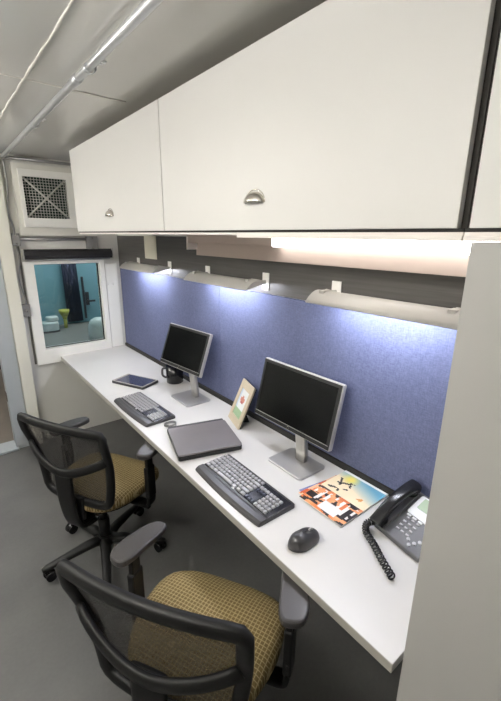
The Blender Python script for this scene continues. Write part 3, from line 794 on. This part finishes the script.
# coiled cord
cpth = arc([(1.068, .622, TOP+.034), (1.050, .640, TOP+.024), (1.022, .622, TOP+.0145), (.992, .570, TOP+.0145), (.957, .516, TOP+.0145), (.925, .460, TOP+.0145)], 60)
hel = []; tot = 24*2*PI; n = len(cpth); steps = 24*14
for i in range(steps+1):
    f_ = i/steps*(n-1); k = min(int(f_), n-2); p = cpth[k].lerp(cpth[k+1], f_-k); t = (cpth[k+1]-cpth[k]).normalized()
    s = t.cross(Vector((0, 0, 1))).normalized(); u_ = s.cross(t); th = tot*i/steps
    hel.append(p+s*.0105*math.cos(th)+u_*.0105*math.sin(th))
cm = MB().sweep(hel, .0055, .0055, n=6)
o = cm.build('coiled_cord', 'black_gloss'); tag(o, 'black coiled handset cord trailing over the desk from the phone', 'cord')

# ------------------------------------------------------------------ office chairs; local x forward, y left
def office_chair(label, base_rz=0.):
    o = empty('office_chair'); tag(o, label, 'chair', 'black mesh back task chairs')
    # --- seat: rounded cushion, waterfall front
    vs = []; fs = []; nr, na = 12, 48
    def outline(a):
        c, s = math.cos(a), math.sin(a); e = 3.3
        r = 1/((abs(c)**e+abs(s)**e)**(1/e))
        x, y = r*c*.228, r*s*.250
        y *= 1-.16*max(0, -x/.235)          # narrower at the rear
        return x+.03, y
    def topz(x, y): return .500-.020*((x-.03)/.235)**2-.012*(abs(y)/.25)**3-.030*max(0, (x-.12)/.13)**2+.006*(abs(y)/.25)
    for k in range(nr+1):
        f_ = k/nr
        for i in range(na):
            x, y = outline(2*PI*i/na); x = .03+(x-.03)*f_; y *= f_
            z = topz(x, y)-(.016*max(0, (f_-.86)/.14)**2)
            vs.append((x, y, z))
    side = [(.0, .020), (1.008, .035), (1.0, .058), (.95, .075), (.8, .082), (0, .082)]
    for sc, dz in side[1:]:
        for i in range(na):
            x, y = outline(2*PI*i/na); zz = topz(x, y)-dz*.95
            vs.append((.03+(x-.03)*sc, y*sc, zz if sc > .5 else .41))
    rings = nr+1+len(side)-1
    for k in range(rings-1):
        for i in range(na): fs.append((k*na+i, k*na+(i+1) % na, (k+1)*na+(i+1) % na, (k+1)*na+i))
    MB().add(vs, fs, True).build('seat', 'seat_fabric', o)
    MB().prism([(x*.86, y*.86) for x, y in [outline(2*PI*i/32) for i in range(32)]], .395, .418, .004).build('seat_pan', 'black_plastic', o)
    # --- mechanism and gas lift
    MB().box(-.13, .10, -.07, .07,   .335, .396, .012).box(-.20, -.12, -.045, .045, .325, .352, .008).build('tilt_mechanism', 'black_plastic', o)
    MB().sweep(arc([(.03, -.06, .345), (.035, -.16, .34), (.03, -.235, .345)], 10), .010, .010, n=8).sweep([(.03, -.235, .345), (.03, -.275, .348)], .026, .010, n=8).build('lever', 'black_plastic', o)
    MB().cyl((-.03, 0, .11), (-.03, 0, .24), .030, n=24).cyl((-.03, 0, .24), (-.03, 0, .345), .020, n=24).build('gas_lift', 'black_plastic', o)
    # --- five star base
    MB().cyl((-.03, 0, .075), (-.03, 0, .130), .045, .038, n=24).build('hub', 'black_plastic', o)
    for i in range(5):
        c, s = 1., 0.
        lg = MB().sweep([(r, 0, z) for r, z in ((.02, .105), (.10, .104), (.2, .092), (.305, .078), (.328, .074))], [.062, .056, .048, .040, .030], [.048, .042, .034, .028, .018], n=12).build('leg', 'black_plastic', o)
        lg.rotation_euler.z = base_rz+2*PI*i/5; lg.location.x = -.03
        ca = .9*((i*37) % 5-2)
        cx, cy = .312, 0.; e = Vector((math.cos(ca), math.sin(ca), 0)); t = Vector((-e.y, e.x, 0))
        cen = Vector((cx, cy, 0))+t*.018
        mbk = MB()
        for sg in (-1, 1): mbk.cyl(cen+e*(sg*.0085)+Vector((0, 0, .0275)), cen+e*(sg*.024)+Vector((0, 0, .0275)), .0272, n=24)
        mbk.cyl(cen-e*.010+Vector((0, 0, .0275)), cen+e*.010+Vector((0, 0, .0275)), .012, n=12)
        mbk.cyl((cx, cy, .035), (cx, cy, .080), .008, n=10).sweep([cen+t*.028+Vector((0, 0, .03)), cen+t*.018+Vector((0, 0, .052)), cen+Vector((0, 0, .060)), Vector((cx, cy, .055))], .030, .006, up=(0, 0, 1), n=8)
        mbk.build('caster', 'black_gloss', lg)
    # --- back frame
    def bx(y, z):  # surface of the back: leaning, wrapped round the sitter, lumbar bulge forward
        t = (z-.52)/.42
        return -.235-.070*t+.018*math.sin(PI*min(1, max(0, t*1.25)))+.45*(y*y)-.0
    zt, zb = .925, .50
    def hw(z):
        t = (z-zb)/(zt-zb); return .200+.050*min(1, t*1.15)+.004*math.sin(PI*t)
    left = [(hw(z)-0., z) for z in [zb+.03+(zt-.045-zb-.03)*i/12 for i in range(13)]]
    loop = []
    loop += [(y, z) for y, z in left]
    loop += [(hw(zt)+.002, zt-.020), (hw(zt)-.006, zt-.004)]
    loop += [(hw(zt)*(1-2*i/14)*.86, zt+.004*(1-(1-2*i/14)**2)) for i in range(0, 15)]
    loop += [(-(hw(zt)-.006), zt-.004), (-(hw(zt)+.002), zt-.020)]
    loop += [(-y, z) for y, z in left[::-1]]
    loop += [(-(hw(zb)-.008), zb+.010), (-(hw(zb)-.03), zb)]
    loop += [(-(hw(zb)-.05)*(1-2*i/10), zb-.003) for i in range(11)]
    loop += [((hw(zb)-.03), zb), ((hw(zb)-.008), zb+.010)]
    pts = [Vector((bx(y, z), y, z)) for y, z in loop]
    MB().sweep(pts, .042, .030, up=(1, 0, 0), n=12, closed=True, power=3).build('back_frame', 'black_plastic', o)
    vs = []; fs = []; ny_, nz_ = 16, 16
    for jx in range(nz_+1):
        z = zb+.004+(zt-zb-.008)*jx/nz_
        for i in range(ny_+1):
            y = (hw(z)-.004)*(2*i/ny_-1); vs.append((bx(y, z)+.004, y, z))
    for jx in range(nz_):
        for i in range(ny_): a = jx*(ny_+1)+i; fs.append((a, a+1, a+ny_+2, a+ny_+1))
    MB().add(vs, fs, True).build('backrest_mesh', 'mesh', o)
    # --- lumbar bow and spine
    bow = []
    for i in range(21):
        s_ = 2*i/20-1; z = .690+.085*abs(s_)**1.7; y = s_*(hw(z)-.004)
        bow.append(Vector((bx(y, z)-.012-.042*(1-s_*s_)**.8, y, z)))
    MB().sweep(bow, [.022]*21, [.042]*21, up=(0, 0, 1), n=10, power=3).build('lumbar_bow', 'black_plastic', o)
    sp = arc([(-.285, 0, .70), (-.288, 0, .60), (-.280, 0, .48), (-.262, 0, .39), (-.235, 0, .352), (-.16, 0, .338)], 30)
    MB().sweep(sp, [.105]*len(sp), [.022]*len(sp), up=(-1, 0, .2), n=14, power=5).build('spine', 'black_plastic', o)
    MB().box(-.255, -.228, -.06, .06, .40, .53, .008).build('back_bracket', 'black_plastic', o)
    # --- arms
    for s in (-1, 1):
        py = s*.285
        mb = MB().sweep(arc([(.035, s*.10, .366), (.035, s*.20, .362), (.035, s*.268, .366), (.035, s*.285, .40), (.035, s*.286, .47)], 20), .062, .020, up=(0, 0, 1), n=12, power=4)
        mb.box(.005, .065, py-.014, py+.014, .42, .60, .006).box(.013, .057, py-.010, py+.010, .58, .679, .004)
        arm = mb.build('arm', 'black_plastic', o)
        # tapered pad
        L_ = .112; pr = []
        for i in range(40):
            a = 2*PI*i/40; c, q = math.cos(a), math.sin(a); e = 3.
            r = 1/((abs(c)**e+abs(q)**e)**(1/e)); x = r*c*L_; y = r*q*.044*(1-.16*(x/L_))
            pr.append((x+.0, y-s*.010*(x/L_)**2))
        Tpad = Matrix.Translation((.070, py, .679)) @ Matrix.Rotation(-s*.26, 4, 'Z')
        MB().prism(pr, 0, .029, .009, T=Tpad).build('arm_pad', 'arm_pad', arm, smooth=False)
    return o
ch = office_chair('black mesh back chair with a tan patterned seat, nearest the camera at the near monitor')
ch2 = copy_tree(ch); ch2['label'] = 'black mesh back chair with a tan patterned seat, farther one facing the far keyboard'
ch.location = (.490, .850, 0); ch.rotation_euler.z = .541
ch2.location = (.522, 1.925, 0); ch2.rotation_euler.z = .50
for x in bpy.data.objects:      # the far chair's base is swivelled differently
    if x.parent == ch2 and x.name.startswith('leg'): x.rotation_euler.z += .13
    if x.parent == ch2 and x.name.split('.')[0] in ('back_frame', 'backrest_mesh', 'lumbar_bow', 'spine', 'back_bracket'): x.location = (.045, 0, -.03)

# ------------------------------------------------------------------ lights
def area(name, loc, rot, sx, sy, e, col=(1, 1, 1)):
    l = bpy.data.lights.new(name, 'AREA'); l.shape = 'RECTANGLE'; l.size = sx; l.size_y = sy; l.energy = e; l.color = col
    o = bpy.data.objects.new(name, l); COL.objects.link(o); o.location = loc; o.rotation_euler = rot; return o
def ceiling_fill_light(yc, label, m, mu):  # unseen lights, hung low with an upward glow added to brighten the ceiling
    o = empty('ceiling_fill_light', (-.55, yc, ZC)); tag(o, label, 'light')
    for y in (-.45, .45): MB().cyl((0, y, -.16), (0, y, -.0005), .006, n=10).build('hanger', 'edge_white', o)
    MB().box(-.09, .09, -.6, .6, -.175, -.160, .004).build('housing', 'edge_white', o)
    MB().box(-.07, .07, -.58, .58, -.215, -.176, .012).build('lower_diffuser', m, o)
    MB().box(-.07, .07, -.58, .58, -.159, -.145, .005).build('upward_fill', mu, o)
ceiling_fill_light(.75, 'added unseen fill light above the aisle, nearer the cupboard', mat('ceiling fill glow', (255, 252, 248), .4, emit=(255, 251, 245), estr=25), mat('upward fill glow', (255, 252, 248), .4, emit=(255, 252, 248), estr=70))
ceiling_fill_light(2.65, 'added unseen fill light above the aisle, nearer the window wall', mat('dim ceiling fill glow', (255, 252, 248), .4, emit=(255, 251, 245), estr=28), mat('dim upward fill glow', (255, 252, 248), .4, emit=(255, 252, 248), estr=45))
area('adjoining_lamp', (1.4, 4.2, 2.36), (0, 0, 0), .9, .6, 22, (.95, 1, 1))
area('corridor_lamp', (-.2, 5.5, 2.36), (0, 0, 0), .5, 1.5, 22, (1, .98, .95))
wd_ = bpy.data.worlds.new('world'); scene.world = wd_; wd_.use_nodes = True
wd_.node_tree.nodes['Background'].inputs[0].default_value = (.8, .85, .9, 1); wd_.node_tree.nodes['Background'].inputs[1].default_value = .02

# ------------------------------------------------------------------ camera
F = 388.6008
R = ((0.7832, -0.1677, 0.5987), (-0.6216, -0.2268, 0.7497), (0.0101, -0.9594, -0.2819))
cam = bpy.data.cameras.new('camera'); co = bpy.data.objects.new('camera', cam); COL.objects.link(co)
m3 = Matrix(R); X_ = m3.col[0].normalized(); Z_ = m3.col[2].normalized(); Y_ = Z_.cross(X_).normalized()
mm = Matrix((X_, -Y_, -Z_)).transposed().to_4x4(); mm.translation = Vector((0, 0, 1.74))
co.matrix_world = mm
cam.sensor_fit = 'HORIZONTAL'; cam.sensor_width = 36; cam.lens = F*36/501; cam.clip_start = .02
scene.camera = co
scene.view_settings.view_transform = 'Standard'; scene.view_settings.look = 'None'
scene.view_settings.gamma = 1; scene.view_settings.use_curve_mapping = False; scene.view_settings.exposure = .0
scene.cycles.max_bounces = 8
